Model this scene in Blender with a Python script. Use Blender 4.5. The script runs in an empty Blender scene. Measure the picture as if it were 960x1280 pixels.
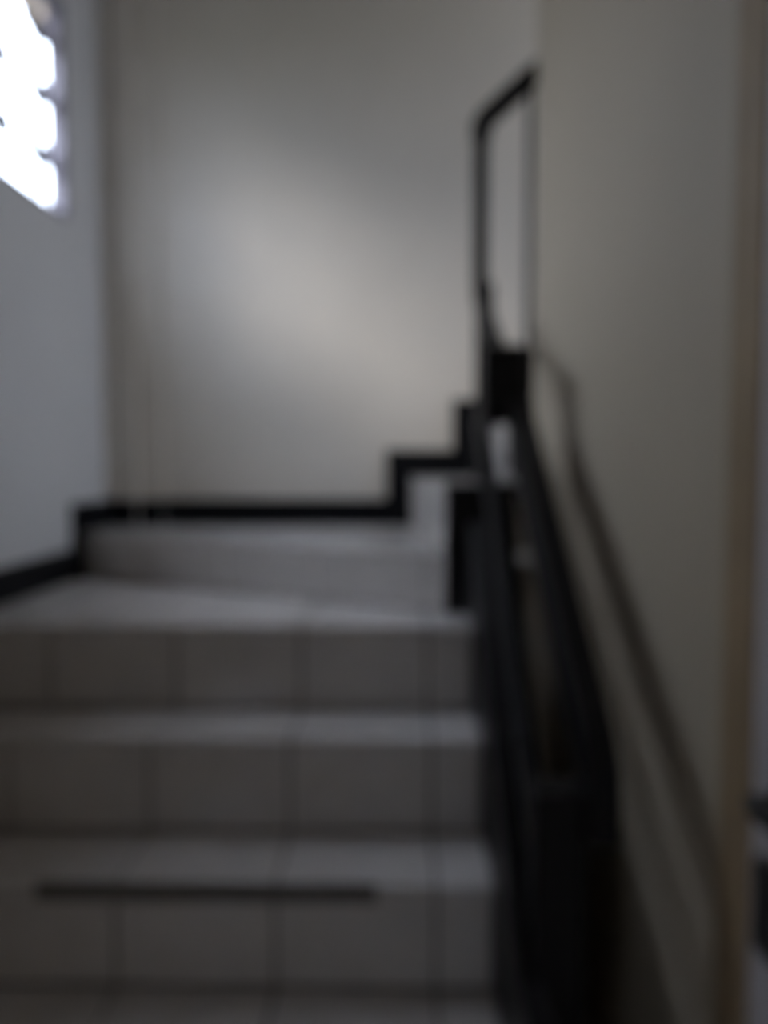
import bpy, bmesh, math, random
from mathutils import Vector, Matrix
random.seed(7)
S = bpy.context.scene
C = S.collection

# ------------------------------------------------------------------ camera
CAM_Z = 1.376
PITCH, YAW, FPX = 0.0585, -0.0150, 1050.0
cd = bpy.data.cameras.new('camera')
cd.sensor_fit = 'AUTO'
cd.sensor_width = 36.0
cd.lens = FPX / 1280.0 * 36.0
cd.clip_start = 0.02
cd.dof.use_dof = True                 # the phone focused far too close: everything is soft
cd.dof.focus_distance = 0.092
cd.dof.aperture_fstop = cd.lens / 2.6
cam = bpy.data.objects.new('camera', cd)
C.objects.link(cam)
cam.location = (0, 0, CAM_Z)
cam.rotation_euler = (math.pi / 2 - PITCH, 0, -YAW)
S.camera = cam

# ------------------------------------------------------------------ sky, exposure
w = bpy.data.worlds.new('sky'); S.world = w
w.use_nodes = True
nt = w.node_tree
bg = nt.nodes['Background']
bg.inputs['Color'].default_value = (0.71, 0.81, 1.0, 1)     # bright overcast sky
# overcast sky: zenith about three times as bright as the horizon
tcw = nt.nodes.new('ShaderNodeTexCoord'); sxyz = nt.nodes.new('ShaderNodeSeparateXYZ')
mr = nt.nodes.new('ShaderNodeMapRange')
mr.inputs['From Min'].default_value = 0.0; mr.inputs['From Max'].default_value = 1.0
mr.inputs['To Min'].default_value = 3.2; mr.inputs['To Max'].default_value = 16.5
nt.links.new(tcw.outputs['Generated'], sxyz.inputs[0]); nt.links.new(sxyz.outputs['Z'], mr.inputs['Value'])
nt.links.new(mr.outputs[0], bg.inputs['Strength'])
sd = bpy.data.lights.new('hazy_sun', 'SUN'); sd.energy = 1.55; sd.angle = math.radians(22); sd.color = (1.0, 0.98, 0.95)
sun = bpy.data.objects.new('hazy_sun', sd); C.objects.link(sun)
sun.rotation_euler = Vector((0.9, 0.7, -0.55)).to_track_quat('-Z', 'Y').to_euler()
S.view_settings.view_transform = 'Standard'
S.view_settings.look = 'None'
S.view_settings.gamma = 1.0
S.view_settings.use_curve_mapping = False
S.view_settings.exposure = 0.46

# ------------------------------------------------------------------ materials
def mat(name, col, rough=0.6, spec=0.4, noise=0.0, nscale=8.0, bump=0.0, bscale=60.0):
    m = bpy.data.materials.new(name); m.use_nodes = True
    n = m.node_tree; b = n.nodes['Principled BSDF']
    b.inputs['Base Color'].default_value = (*col, 1)
    b.inputs['Roughness'].default_value = rough
    b.inputs['Specular IOR Level'].default_value = spec
    tc = n.nodes.new('ShaderNodeTexCoord')
    if noise:
        nz = n.nodes.new('ShaderNodeTexNoise'); nz.inputs['Scale'].default_value = nscale
        nz.inputs['Detail'].default_value = 4
        n.links.new(tc.outputs['Object'], nz.inputs['Vector'])
        r = n.nodes.new('ShaderNodeValToRGB')
        a = tuple(max(0, c * (1 - noise)) for c in col); z = tuple(min(1, c * (1 + noise)) for c in col)
        r.color_ramp.elements[0].position = 0.3; r.color_ramp.elements[0].color = (*a, 1)
        r.color_ramp.elements[1].position = 0.7; r.color_ramp.elements[1].color = (*z, 1)
        n.links.new(nz.outputs['Fac'], r.inputs['Fac'])
        n.links.new(r.outputs['Color'], b.inputs['Base Color'])
    if bump:
        n2 = n.nodes.new('ShaderNodeTexNoise'); n2.inputs['Scale'].default_value = bscale
        n.links.new(tc.outputs['Object'], n2.inputs['Vector'])
        bp = n.nodes.new('ShaderNodeBump'); bp.inputs['Strength'].default_value = bump
        bp.inputs['Distance'].default_value = 0.002
        n.links.new(n2.outputs['Fac'], bp.inputs['Height'])
        n.links.new(bp.outputs['Normal'], b.inputs['Normal'])
    return m

M = dict(
    paint_r=mat('warm_dimmed_wall_paint', (0.46, 0.39, 0.29), 0.55, 0.3, 0.03, 3.0, 0.15, 40),  # warm tone, with the right wall's dimmer light darkened into the colour
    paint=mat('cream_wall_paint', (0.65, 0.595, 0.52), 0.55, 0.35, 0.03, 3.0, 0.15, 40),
    paint_l=mat('pale_wall_paint', (0.57, 0.555, 0.54), 0.55, 0.35, 0.03, 3.0, 0.15, 40),
    ceil=mat('ceiling_paint', (0.75, 0.74, 0.72), 0.8, 0.2, 0.02),
    tile=mat('glazed_floor_tile', (0.68, 0.635, 0.60), 0.16, 0.5, 0.05, 14.0),
    grout=mat('dark_grout', (0.16, 0.145, 0.13), 0.9, 0.1, 0.15, 30),
    black=mat('black_gloss_paint', (0.007, 0.006, 0.007), 0.45, 0.22, 0.1, 20),
    skirt=mat('black_skirting_tile', (0.005, 0.005, 0.006), 0.5, 0.1, 0.1, 20),
    strip=mat('dark_rubber_strip', (0.17, 0.155, 0.14), 0.8, 0.2, 0.1, 40),
    frame=mat('grey_window_frame', (0.15, 0.135, 0.165), 0.5, 0.4, 0.05),
    iron=mat('weathered_iron', (0.09, 0.09, 0.10), 0.6, 0.4, 0.1, 30),
    eave=mat('beige_eave', (0.62, 0.50, 0.42), 0.7, 0.2, 0.06),
    wood=mat('brown_door_frame', (0.32, 0.23, 0.135), 0.5, 0.3, 0.12, 10),
    door=mat('pale_door_paint', (0.52, 0.48, 0.47), 0.45, 0.4, 0.04),
    lock=mat('dark_lock_metal', (0.03, 0.028, 0.025), 0.4, 0.5, 0.1),
    concrete=mat('concrete', (0.35, 0.34, 0.32), 0.9, 0.1, 0.1),
    ground=mat('outside_ground', (0.12, 0.12, 0.10), 0.95, 0.1, 0.3, 2.0),
)

# ------------------------------------------------------------------ helpers
def obj(name, bm, m, parent=None, kind=None, smooth=False):
    bmesh.ops.recalc_face_normals(bm, faces=bm.faces)
    me = bpy.data.meshes.new(name); bm.to_mesh(me); bm.free()
    me.materials.append(m)
    if smooth:
        for p in me.polygons: p.use_smooth = True
    o = bpy.data.objects.new(name, me); C.objects.link(o)
    if parent: o.parent = parent
    if kind: o['kind'] = kind
    return o
def box(bm, x0, x1, y0, y1, z0, z1):
    v = [bm.verts.new((x, y, z)) for x in (x0, x1) for y in (y0, y1) for z in (z0, z1)]
    for f in ((0,1,3,2),(4,6,7,5),(0,4,5,1),(2,3,7,6),(0,2,6,4),(1,5,7,3)):
        bm.faces.new([v[i] for i in f])
    return v
def prism(bm, pts, z0, z1):
    """vertical prism over a plan polygon"""
    a = [bm.verts.new((x, y, z0)) for x, y in pts]; b = [bm.verts.new((x, y, z1)) for x, y in pts]
    bm.faces.new(a); bm.faces.new(b)
    for i in range(len(pts)):
        j = (i + 1) % len(pts); bm.faces.new((a[i], a[j], b[j], b[i]))
def profile(bm, pts, fn0, fn1):
    """polygon of (s,z) extruded between two 3-D maps"""
    a = [bm.verts.new(fn0(*p)) for p in pts]; b = [bm.verts.new(fn1(*p)) for p in pts]
    bm.faces.new(a); bm.faces.new(b)
    for i in range(len(pts)):
        j = (i + 1) % len(pts); bm.faces.new((a[i], a[j], b[j], b[i]))
def bevel(bm, r, seg=1):
    bmesh.ops.bevel(bm, geom=list(bm.edges), offset=r, segments=seg, affect='EDGES', profile=0.5)
def sweep(bm, path, w, h, up=Vector((0, 0, 1)), n=10):
    """rounded-rectangle section (w across, h in the plane of travel) along a path"""
    path = [Vector(p) for p in path]; rings = []
    r = min(w, h) * 0.28
    sec = []
    for cx, cy, a0 in ((1,1,0),(-1,1,90),(-1,-1,180),(1,-1,270)):
        for k in range(3):
            a = math.radians(a0 + 45 * k)
            sec.append((cx * (w/2 - r) + r * math.cos(a), cy * (h/2 - r) + r * math.sin(a)))
    side_prev = None
    for i, p in enumerate(path):
        a = path[max(0, i-1)]; b = path[min(len(path)-1, i+1)]
        t1 = (p - a).normalized() if i else (b - p).normalized()
        t2 = (b - p).normalized() if i < len(path)-1 else t1
        t = (t1 + t2).normalized()
        side = t.cross(up)
        if side.length < 0.25 and side_prev is not None:
            side = side_prev - t * side_prev.dot(t)
        elif side_prev is not None and side.dot(side_prev) < 0: side = -side
        side.normalize(); side_prev = side
        nrm = side.cross(t).normalized()
        k = 1.0 / max(0.5, t.dot(t1))
        rings.append([bm.verts.new(p + side * u + nrm * v * k) for u, v in sec])
    for a, b in zip(rings, rings[1:]):
        for i in range(len(sec)):
            j = (i + 1) % len(sec); bm.faces.new((a[i], a[j], b[j], b[i]))
    bm.faces.new(rings[0]); bm.faces.new(rings[-1])
def smooth_path(pts, rad=0.05, n=5):
    pts = [Vector(p) for p in pts]; out = [pts[0]]
    for a, b, c in zip(pts, pts[1:], pts[2:]):
        r1 = min(rad, (a-b).length*.45); r2 = min(rad, (c-b).length*.45)
        p = b + (a-b).normalized()*r1; q = b + (c-b).normalized()*r2
        for k in range(n+1):
            t = k/n; out.append(p*(1-t)**2 + b*2*t*(1-t) + q*t*t)
    out.append(pts[-1]); return out
def empty(name, loc, label=None, cat=None, parent=None):
    o = bpy.data.objects.new(name, None); C.objects.link(o); o.location = loc
    o.empty_display_size = 0.1
    if label: o['label'] = label
    if cat: o['category'] = cat
    if parent: o.parent = parent
    return o
def clip(pts, axis, v, keep_less):
    out = []
    for a, b in zip(pts, pts[1:] + pts[:1]):
        ia = (a[axis] <= v) == keep_less; ib = (b[axis] <= v) == keep_less
        if ia: out.append(a)
        if ia != ib:
            t = (v - a[axis]) / (b[axis] - a[axis])
            out.append(tuple(a[k] + t * (b[k] - a[k]) for k in range(2)))
    return out

# ------------------------------------------------------------------ plan
XL, XR = -1.08, 0.18            # left wall / right end of the lower flight
H, T, Y3 = 0.198, 0.2255, 1.524
YB = 3.15                       # back wall
Z = {k: H * k for k in range(0, 6)}
Z[6] = 1.14
for k in range(7, 14): Z[k] = 1.325 + 0.185 * (k - 7)
Yf = {k: Y3 + (k - 3) * T for k in range(1, 6)}
WL, WR = (XL, 2.86), (0.165, 2.16)                 # diagonal riser of the winder
R7a, R7b = (0.135, 2.20), (0.062, YB)              # first riser of the flight that turns right
UX = {k: 0.31 + 0.24 * (k - 8) for k in range(8, 14)}
YU = 2.372                       # open side of the upper flight
SW = [(0.366, 2.30), (0.4545, 1.1435)]                # face of the right-hand wall (a little skewed)
CEIL = 4.3

# ------------------------------------------------------------------ setting
def wall_face(o): return o
FX = 2.0
bm = bmesh.new(); box(bm, -1.15, FX + .1, -3.2, YB + .12, -0.12, 0.0)
obj('floor', bm, M['tile'], kind='structure')
bm = bmesh.new(); box(bm, -30, 30, -30, 30, -0.4, -0.3)
obj('ground', bm, M['ground'], kind='structure')
# left wall with a window opening
WY0, WY1, WZ0, WZ1 = 1.86, 2.785, 2.165, 2.85
bm = bmesh.new()
x0, x1 = XL - 0.055, XL
HY0, HY1, HZ0, HZ1 = -2.30, -1.50, 1.20, 2.0        # unseen hall opening, added to light the risers and lower right wall
box(bm, x0, x1, -3.2, HY0, 0, CEIL); box(bm, x0, x1, HY1, WY0, 0, CEIL); box(bm, x0, x1, HY0, HY1, 0, HZ0); box(bm, x0, x1, HY0, HY1, HZ1, CEIL)
box(bm, x0, x1, WY1, YB + 0.1, 0, CEIL)
box(bm, x0, x1, WY0, WY1, 0, WZ0); box(bm, x0, x1, WY0, WY1, WZ1, CEIL)
obj('wall_left', bm, M['paint_l'], kind='structure')
bm = bmesh.new(); box(bm, XL, FX + .1, YB, YB + 0.12, 0, CEIL)
obj('wall_back', bm, M['paint'], kind='structure')
bm = bmesh.new(); box(bm, XL, -0.963, YB - 0.05, YB, Z[6] - .05, CEIL); box(bm, -0.963, -0.873, YB - 0.022, YB, Z[6] - .05, CEIL)
obj('trim_1', bm, M['paint'], kind='structure')
bm = bmesh.new(); box(bm, -1.15, FX + .1, -3.2, YB + 0.12, CEIL, CEIL + 0.1)
obj('ceiling', bm, M['ceil'], kind='structure')
FX = 2.0
bm = bmesh.new(); box(bm, FX, FX + 0.1, 2.30, YB, 0, 2.5); box(bm, FX, FX + 0.1, 2.30, YB, 3.80, CEIL); box(bm, FX, FX + 0.1, 2.30, 2.36, 2.5, 3.80); box(bm, FX, FX + 0.1, 3.12, YB, 2.5, 3.80)  # opening left for the added light from the upper flight
obj('wall_far', bm, M['paint'], kind='structure')
# right wall: a slab whose far end is rounded off
def wall_pt(t, off=0.0):
    a, b = Vector((*SW[1], 0)), Vector((*SW[0], 0)); d = (b - a).normalized(); n = Vector((d.y, -d.x, 0))
    return a + d * t + n * off
wl = (Vector(SW[0]) - Vector(SW[1])).length
pts = [tuple(wall_pt(0).xy), tuple(wall_pt(wl - 0.03).xy)]
for k in range(1, 7):
    a = math.pi / 2 * k / 6
    pts.append(tuple(wall_pt(wl - 0.03 + 0.03 * math.sin(a), 0.03 - 0.03 * math.cos(a)).xy))
pts += [tuple(wall_pt(wl, 0.10).xy), tuple(wall_pt(0, 0.10).xy)]
bm = bmesh.new(); prism(bm, pts, 0, CEIL)
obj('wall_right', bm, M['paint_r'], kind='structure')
# wall closing the space under and beside the upper flight
bm = bmesh.new(); box(bm, 0.475, FX + .1, 2.20, 2.30, 0, CEIL)
obj('wall_spine', bm, M['paint'], kind='structure')
bm = bmesh.new(); box(bm, 0.312, 0.474, 2.205, 2.298, 0, Z[7] + 0.02); box(bm, 0.310, 0.372, 1.97, 2.204, 0, 1.15)
obj('wall_under_stairs', bm, M['paint'], kind='structure')
# hall behind the photographer
bm = bmesh.new(); box(bm, 0.452, 0.55, -3.2, 0.22, 0, CEIL); box(bm, 0.452, 0.55, 0.22, 1.142, 2.12, CEIL)
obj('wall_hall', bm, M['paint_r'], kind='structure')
bm = bmesh.new(); box(bm, XL, 0.45, -3.2, -3.1, 0, CEIL)
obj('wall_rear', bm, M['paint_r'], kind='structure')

# skirting, stepped with the treads
def step_skirt(steps, hh=0.10, wv=0.10):
    """steps: [(s, z)...] a tread of height z begins at s; last entry ends it. lower edge follows the steps"""
    lo, up = [], []
    n = len(steps) - 1
    for i in range(n):
        s, z = steps[i]; e = steps[i+1][0]
        lo += [(s, z), (e, z)]
        us = s if i == 0 else s - wv
        ue = e if i == n - 1 else e - wv
        up += [(us, z + hh), (ue, z + hh)]
    return lo + up[::-1]
st = [(0.25, 0.0)] + [(Yf[k], Z[k]) for k in range(1, 6)] + [(2.86, Z[6]), (YB - 0.05, Z[6])]
bm = bmesh.new()
profile(bm, step_skirt(st), lambda s, z: (XL, s, z), lambda s, z: (XL + 0.014, s, z))
box(bm, XL, XL + 0.014, -3.1, 0.25, 0, 0.10)
obj('baseboard_left', bm, M['skirt'], kind='structure')
st = [(XL, Z[6]), (R7b[0], Z[7])] + [(UX[k], Z[k]) for k in range(8, 13)] + [(FX, Z[12])]
bm = bmesh.new()
prof = step_skirt(st)
profile(bm, prof, lambda s, z: (s, YB, z), lambda s, z: (s, YB - 0.014, z))
box(bm, XL, -0.963, YB - 0.062, YB - 0.05, Z[6], Z[6] + 0.10); box(bm, -0.963, -0.873, YB - 0.034, YB - 0.022, Z[6], Z[6] + .10)
obj('baseboard_back', bm, M['skirt'], kind='structure')

# window: frame, iron leaf grille
win = empty('window_1', (XL, (WY0 + WY1) / 2, WZ0)); win['kind'] = 'structure'
def child(name, bm, m, parent, smooth=False):
    o = obj(name, bm, m, None, smooth=smooth); o.parent = parent
    mw = Matrix.Translation(-Vector(parent.location))
    pp = parent.parent
    while pp: mw = mw @ Matrix.Translation(-Vector(pp.location)); pp = pp.parent
    o.matrix_parent_inverse = mw
    return o
fw = 0.028
for (a, b, c, d) in ((WY0, WY0 + fw, WZ0, WZ1), (WY1 - fw, WY1, WZ0, WZ1), (WY0 + fw, WY1 - fw, WZ0, WZ0 + fw * .5), (WY0 + fw, WY1 - fw, WZ1 - fw, WZ1)):
    bm = bmesh.new(); box(bm, XL - 0.048, XL + 0.006, a, b, c, d); bevel(bm, 0.004)
    child('window_frame', bm, M['frame'], win)
XG = XL - 0.035
for i in range(4):
    y = WY1 - 0.13 - 0.262 * i - 0.131 * 0
    if y < WY0 + .08: break
    bm = bmesh.new(); sweep(bm, [(XG, y, WZ0 + 0.01), (XG, y, WZ1 - 0.02)], 0.009, 0.009, up=Vector((1, 0, 0)))
    g = child('grille_bar', bm, M['iron'], win)
    for j in range(4):
        zc = WZ0 + 0.135 + 0.19 * j
        bm = bmesh.new()
        # two curled leaves that leave the bar on either side
        for sgn in (-1, 1):
            pts = []
            for k in range(9):
                t = k / 8
                pts.append((t * 0.095, 0.05 * math.sin(t * 2.6)))
            wd = [0.010 + 0.030 * math.sin(math.pi * min(1, (k / 8) * 1.02)) for k in range(9)]
            A, B = [], []
            for (u, v), q in zip(pts, wd):
                A.append((y + sgn * u, zc + v + q)); B.append((y + sgn * u, zc + v - q))
            loop = A + B[::-1]
            f0 = [bm.verts.new((XG - 0.004, a, b)) for a, b in loop]; f1 = [bm.verts.new((XG + 0.004, a, b)) for a, b in loop]
            for k in range(8):
                q = len(loop) - 1
                bm.faces.new((f0[k], f0[k+1], f0[q-k-1], f0[q-k])); bm.faces.new((f1[k], f1[k+1], f1[q-k-1], f1[q-k]))
            for k in range(len(loop)):
                kk = (k + 1) % len(loop); bm.faces.new((f0[k], f0[kk], f1[kk], f1[k]))
        o = obj('grille_leaf', bm, M['iron']); o.parent = g
added_win2 = empty('added_window_2', (FX, 2.74, 2.5)); added_win2['kind'] = 'structure'  # unseen window, added to brighten the left wall from the upper flight
for (a, b, c, d) in ((2.36, 2.40, 2.5, 3.80), (3.08, 3.12, 2.5, 3.80), (2.40, 3.08, 2.5, 2.54), (2.40, 3.08, 3.76, 3.80), (2.72, 2.76, 2.54, 3.76)):
    bm = bmesh.new(); box(bm, FX + 0.02, FX + 0.07, a, b, c, d); bevel(bm, 0.004); child('window_frame', bm, M['frame'], added_win2)
added_win3 = empty('added_window_3', (XL, -1.875, 1.20)); added_win3['kind'] = 'structure'  # frame of the unseen hall opening, added as fill light for the stairs
for (a, b, c, d) in ((HY0, HY0 + .03, HZ0, HZ1), (HY1 - .03, HY1, HZ0, HZ1), (HY0 + .03, HY1 - .03, HZ0, HZ0 + .03), (HY0 + .03, HY1 - .03, HZ1 - .03, HZ1)):
    bm = bmesh.new(); box(bm, XL - 0.048, XL - 0.01, a, b, c, d); bevel(bm, 0.004); child('window_frame', bm, M['frame'], added_win3)
# eave outside, over the window
bm = bmesh.new(); box(bm, -1.21, XL - 0.055, 0.8, 4.0, 2.87, 2.95); box(bm, -1.23, -1.21, 0.8, 4.0, 2.855, 2.97)
obj('trim_3', bm, M['eave'], kind='structure')

# ------------------------------------------------------------------ staircase
stair = empty('staircase', (0, Y3, 0), 'tiled staircase with dark joints climbing ahead and turning right beside the back wall', 'staircase')
G = 0.0035        # half of a joint
TH = 0.008        # tile thickness
X0T = -0.2265     # a joint line
def strips(pts):
    lo = min(p[0] for p in pts); hi = max(p[0] for p in pts)
    k = math.floor((lo - X0T) / 0.3)
    while X0T + 0.3 * k < hi - 1e-4:
        a, b = X0T + 0.3 * k + G, X0T + 0.3 * (k + 1) - G
        q = clip(clip(pts, 0, a, False), 0, b, True)
        if len(q) >= 3 and max(p[0] for p in q) - min(p[0] for p in q) > 0.015: yield q
        k += 1
def sub(name, bm, m, parent):
    o = obj(name, bm, m); o.parent = parent
    if parent is stair: o.matrix_parent_inverse = Matrix.Translation(-Vector(stair.location))
    return o
def tread_tiles(pts, z, core, name='tread_tile'):
    for q in strips(pts):
        bm = bmesh.new(); prism(bm, q, z - TH, z)
        for v in bm.verts:
            if v.co.z > z - 1e-5: pass
        es = [e for e in bm.edges if all(v.co.z > z - 1e-5 for v in e.verts)]
        bmesh.ops.bevel(bm, geom=es, offset=0.0015, segments=1, affect='EDGES')
        sub(name, bm, M['tile'], core)
def riser_tiles(a, b, z0, z1, core, by=0):
    """tiles along the plan segment a->b, standing proud on its left side (towards the camera)"""
    a, b = Vector(a), Vector(b); d = (b - a); L = d.length; d.normalize(); n = Vector((d.y, -d.x))
    cuts = [0.0]
    if abs(d.x) > 0.5:
        k = math.ceil((min(a.x, b.x) - X0T) / 0.3)
        while X0T + 0.3 * k < max(a.x, b.x) - 1e-3:
            t = (X0T + 0.3 * k - a.x) / d.x
            if 0.02 < t < L - 0.02: cuts.append(t)
            k += 1
    else:
        t = 0.3
        while t < L - 0.03: cuts.append(t); t += 0.3
    cuts = sorted(cuts) + [L]
    for t0, t1 in zip(cuts, cuts[1:]):
        p, q = a + d * (t0 + G), a + d * (t1 - G)
        pts = [tuple(p), tuple(q), tuple(q + n * TH), tuple(p + n * TH)]
        bm = bmesh.new(); prism(bm, pts, z0 + G, z1 - TH - 0.001)
        sub('riser_tile', bm, M['tile'], core)
def core(pts, z0, z1, m=None):
    bm = bmesh.new(); prism(bm, pts, z0, z1)
    return sub('step', bm, m or M['grout'], stair)
cores = {}
for k in range(1, 6):
    y0 = Yf[k]; y1 = Yf[k+1] if k < 5 else None
    if k < 5: pts = [(XL, y0), (XR, y0), (XR, y1), (XL, y1)]
    else: pts = [(XL, y0), (XR, y0), (XR, WR[1]), WR, WL]
    c = core(pts, 0, Z[k] - TH); cores[k] = c
    n = 0.006
    front = [(XL, y0 - TH - n), (XR, y0 - TH - n)]
    if k < 5: tp = front + [(XR, y1 - TH - G), (XL, y1 - TH - G)]
    else:
        tp = front + [(XR, WR[1] - TH - G), (WR[0], WR[1] - TH - G), (WL[0], WL[1] - TH - G)]
    tread_tiles(tp, Z[k], c)
    riser_tiles((XL, y0), (XR, y0), Z[k-1], Z[k], c)
# winder
pts6 = [WL, WR, R7a, R7b, (XL, YB)]
c6 = core(pts6, 0, Z[6] - TH)
nv = Vector((WR[0]-WL[0], WR[1]-WL[1])).normalized(); nn = Vector((nv.y, -nv.x)) * (TH + .006)
tread_tiles([(WL[0], WL[1] + nn.y), (WR[0], WR[1] + nn.y), (R7a[0] - TH - G, R7a[1]), (R7b[0] - TH - G, YB), (XL, YB)], Z[6], c6)
riser_tiles(WL, WR, Z[5], Z[6], c6)
# flight that turns right
for k in range(7, 13):
    xa = UX.get(k); xn = UX[k+1] if k < 12 else FX
    if k == 7: pts = [R7a, (xn, R7a[1] + 0.0), (xn, YB), R7b]
    else: pts = [(xa, YU - 0.04), (xn, YU - 0.04), (xn, YB), (xa, YB)]
    c = core(pts, 0 if k == 7 else Z[k] - 0.34, Z[k] - TH)
    n = 0.006
    if k == 7:
        tp = [(R7a[0] - TH - n, R7a[1]), (xn - TH - G, R7a[1]), (xn - TH - G, YB), (R7b[0] - TH - n, YB)]
        riser_tiles(R7b, R7a, Z[6], Z[7], c)
    else:
        tp = [(xa - TH - n, YU - 0.04), (xn - TH - G, YU - 0.04), (xn - TH - G, YB), (xa - TH - n, YB)]
        riser_tiles((xa, YB), (xa, YU - 0.04), Z[k-1], Z[k], c)
    if k < 12: tread_tiles(tp, Z[k], c)
    else: tread_tiles(clip(tp, 0, xa + 0.9, True), Z[k], c)
# dark strip along the nosing of the third step
yn = Yf[3] - TH - 0.006
bm = bmesh.new(); box(bm, -0.67, -0.036, yn - 0.006, yn, Z[3] - 0.03, Z[3] - 0.001); box(bm, -0.67, -0.036, yn - 0.006, yn + 0.005, Z[3], Z[3] + 0.003)
o = sub('nosing_strip', bm, M['strip'], cores[3]); o['label'] = 'dark worn anti-slip strip along the step edge'
# black stringer on the open side of the lower flight
def sz(y): return 0.846 + (y - 1.5) * 0.79
pr = [(1.10, 0.0), (2.13, 0.0), (2.13, sz(2.0) - .02), (1.99, sz(1.99)), (1.20, sz(1.2)), (1.10, sz(1.2))]
bm = bmesh.new(); profile(bm, pr, lambda s, z: (XR + 0.002, s, z), lambda s, z: (XR + 0.036, s, z)); bevel(bm, 0.004)
o = sub('stringer', bm, M['black'], stair); o['label'] = 'black closed stringer board'
# black cheek under the turning steps
bm = bmesh.new(); box(bm, 0.125, 0.305, 2.135, 2.198, 0.0, Z[7] - 0.002); bevel(bm, 0.004)
o = sub('stringer', bm, M['black'], stair); o['label'] = 'black cheek closing the side of the upper flight'
pr = []
for k in range(8, 13):
    pr += [(UX[k], Z[k-1]), (UX[k], Z[k])]
pr += [(1.6, Z[12]), (1.6, Z[12] - 0.42), (UX[8] + .02, Z[7] - 0.30), (UX[8]-.0, Z[7] - 0.30)]
bm = bmesh.new(); profile(bm, pr, lambda s, z: (s, YU - 0.068, z), lambda s, z: (s, YU - 0.042, z))
o = sub('stringer', bm, M['black'], stair); o['label'] = 'black stringer of the upper flight'

# ------------------------------------------------------------------ railing
rail = empty('stair_railing', (0.245, 1.24, Z[1]), 'black stair railing with gooseneck handrail beside the right wall', 'railing')
def rpart(name, bm, m=None, smooth=False):
    o = obj(name, bm, m or M['black'], smooth=smooth); o.parent = rail
    o.matrix_parent_inverse = Matrix.Translation(-Vector(rail.location)); return o
def hz(y): return 0.985 + (y - 1.25) * 0.79        # top of the handrail
def hx(y): return 0.304 - (y - 1.25) * 0.035       # its centre line
hw, hh = 0.048, 0.105
pr = [(1.20, hz(1.2) - 0.135), (1.20, hz(1.2) - 0.06), (1.212, hz(1.2) - 0.02), (1.235, hz(1.235)), (1.93, hz(1.93)),
      (1.96, hz(1.93) + 0.02), (1.96, hz(1.93) - 0.12), (1.89, hz(1.89) - hh - .01), (1.30, hz(1.30) - hh), (1.25, hz(1.25) - 0.135)]
bm = bmesh.new(); profile(bm, pr, lambda s, z: (hx(s) - hw/2, s, z), lambda s, z: (hx(s) + hw/2, s, z)); bevel(bm, 0.006, 2)
rpart('handrail', bm)
bm = bmesh.new(); sweep(bm, smooth_path([(0.250, 1.94, 1.56), (0.246, 1.98, 1.60), (0.226, 2.318, 1.82), (0.226, 2.318, 2.285)], 0.06), 0.050, 0.040, up=Vector((1, 0, 0)))
rpart('gooseneck', bm)
bm = bmesh.new(); box(bm, 0.194, 0.296, 1.925, 2.0, 1.465, 1.645); bevel(bm, 0.012, 2)
rpart('newel_cap', bm)
bm = bmesh.new(); sweep(bm, [(0.226, 2.318, 2.25), (0.228, 2.318, 2.28), (0.24, 2.318, 2.30), (0.36, 2.318, 2.407), (1.5, 2.318, 3.32)], 0.055, 0.045, up=Vector((0, 1, 0)))
rpart('upper_handrail', bm)
bm = bmesh.new(); box(bm, 0.214, 0.262, 2.30, 2.33, Z[7], 1.86)
rpart('newel_post', bm)
bm = bmesh.new(); box(bm, 0.205, 0.283, 1.215, 1.293, 0.198, hz(1.25) - 0.10); bevel(bm, 0.005)
rpart('newel_post', bm)
def mz(y): return 0.900 + (y - 1.4) * 0.79
bm = bmesh.new(); sweep(bm, [(0.222, 1.28, mz(1.28)), (0.216, 2.14, mz(2.14))], 0.032, 0.05)
rpart('mid_rail', bm)
for i, x in enumerate((0.358, 0.56, 0.76, 0.96)):
    z1 = 2.385 + (x - 0.358) * 0.80; k = max(q for q in UX if UX[q] <= x)
    bm = bmesh.new(); box(bm, x - 0.008, x + 0.008, 2.31, 2.326, Z[k] - 0.12, z1)
    rpart('baluster', bm)

# ------------------------------------------------------------------ door by the camera
bm = bmesh.new(); box(bm, 0.446, 0.548, 1.047, 1.142, 0, 2.12); box(bm, 0.446, 0.548, 0.222, 0.30, 0, 2.12); box(bm, 0.446, 0.548, 0.30, 1.047, 2.04, 2.12)
obj('trim_2', bm, M['wood'], kind='structure')
bm = bmesh.new(); box(bm, 0.449, 0.482, 0.303, 1.044, 0.01, 2.037); bevel(bm, 0.002)
door = obj('door_1', bm, M['door'], kind='structure')
def disc(bm, c, r, d, seg=16):
    a = [bm.verts.new((c[0], c[1] + r*math.cos(2*math.pi*k/seg), c[2] + r*math.sin(2*math.pi*k/seg))) for k in range(seg)]
    b = [bm.verts.new((c[0] - d, v.co.y, v.co.z)) for v in a]
    bm.faces.new(a); bm.faces.new(b)
    for k in range(seg): bm.faces.new((a[k], a[(k+1) % seg], b[(k+1) % seg], b[k]))
bm = bmesh.new(); disc(bm, (0.449, 0.948, 0.985), 0.026, 0.008); disc(bm, (0.441, 0.948, 0.985), 0.011, 0.035)
sweep(bm, smooth_path([(0.411, 0.957, 0.985), (0.405, 0.925, 0.986), (0.415, 0.84, 0.984)], 0.02), 0.018, 0.02)
obj('door_handle', bm, M['lock'], door)
bm = bmesh.new(); box(bm, 0.431, 0.449, 0.945, 1.0, 0.79, 0.905); bevel(bm, 0.006, 2)
obj('door_lock', bm, M['lock'], door)
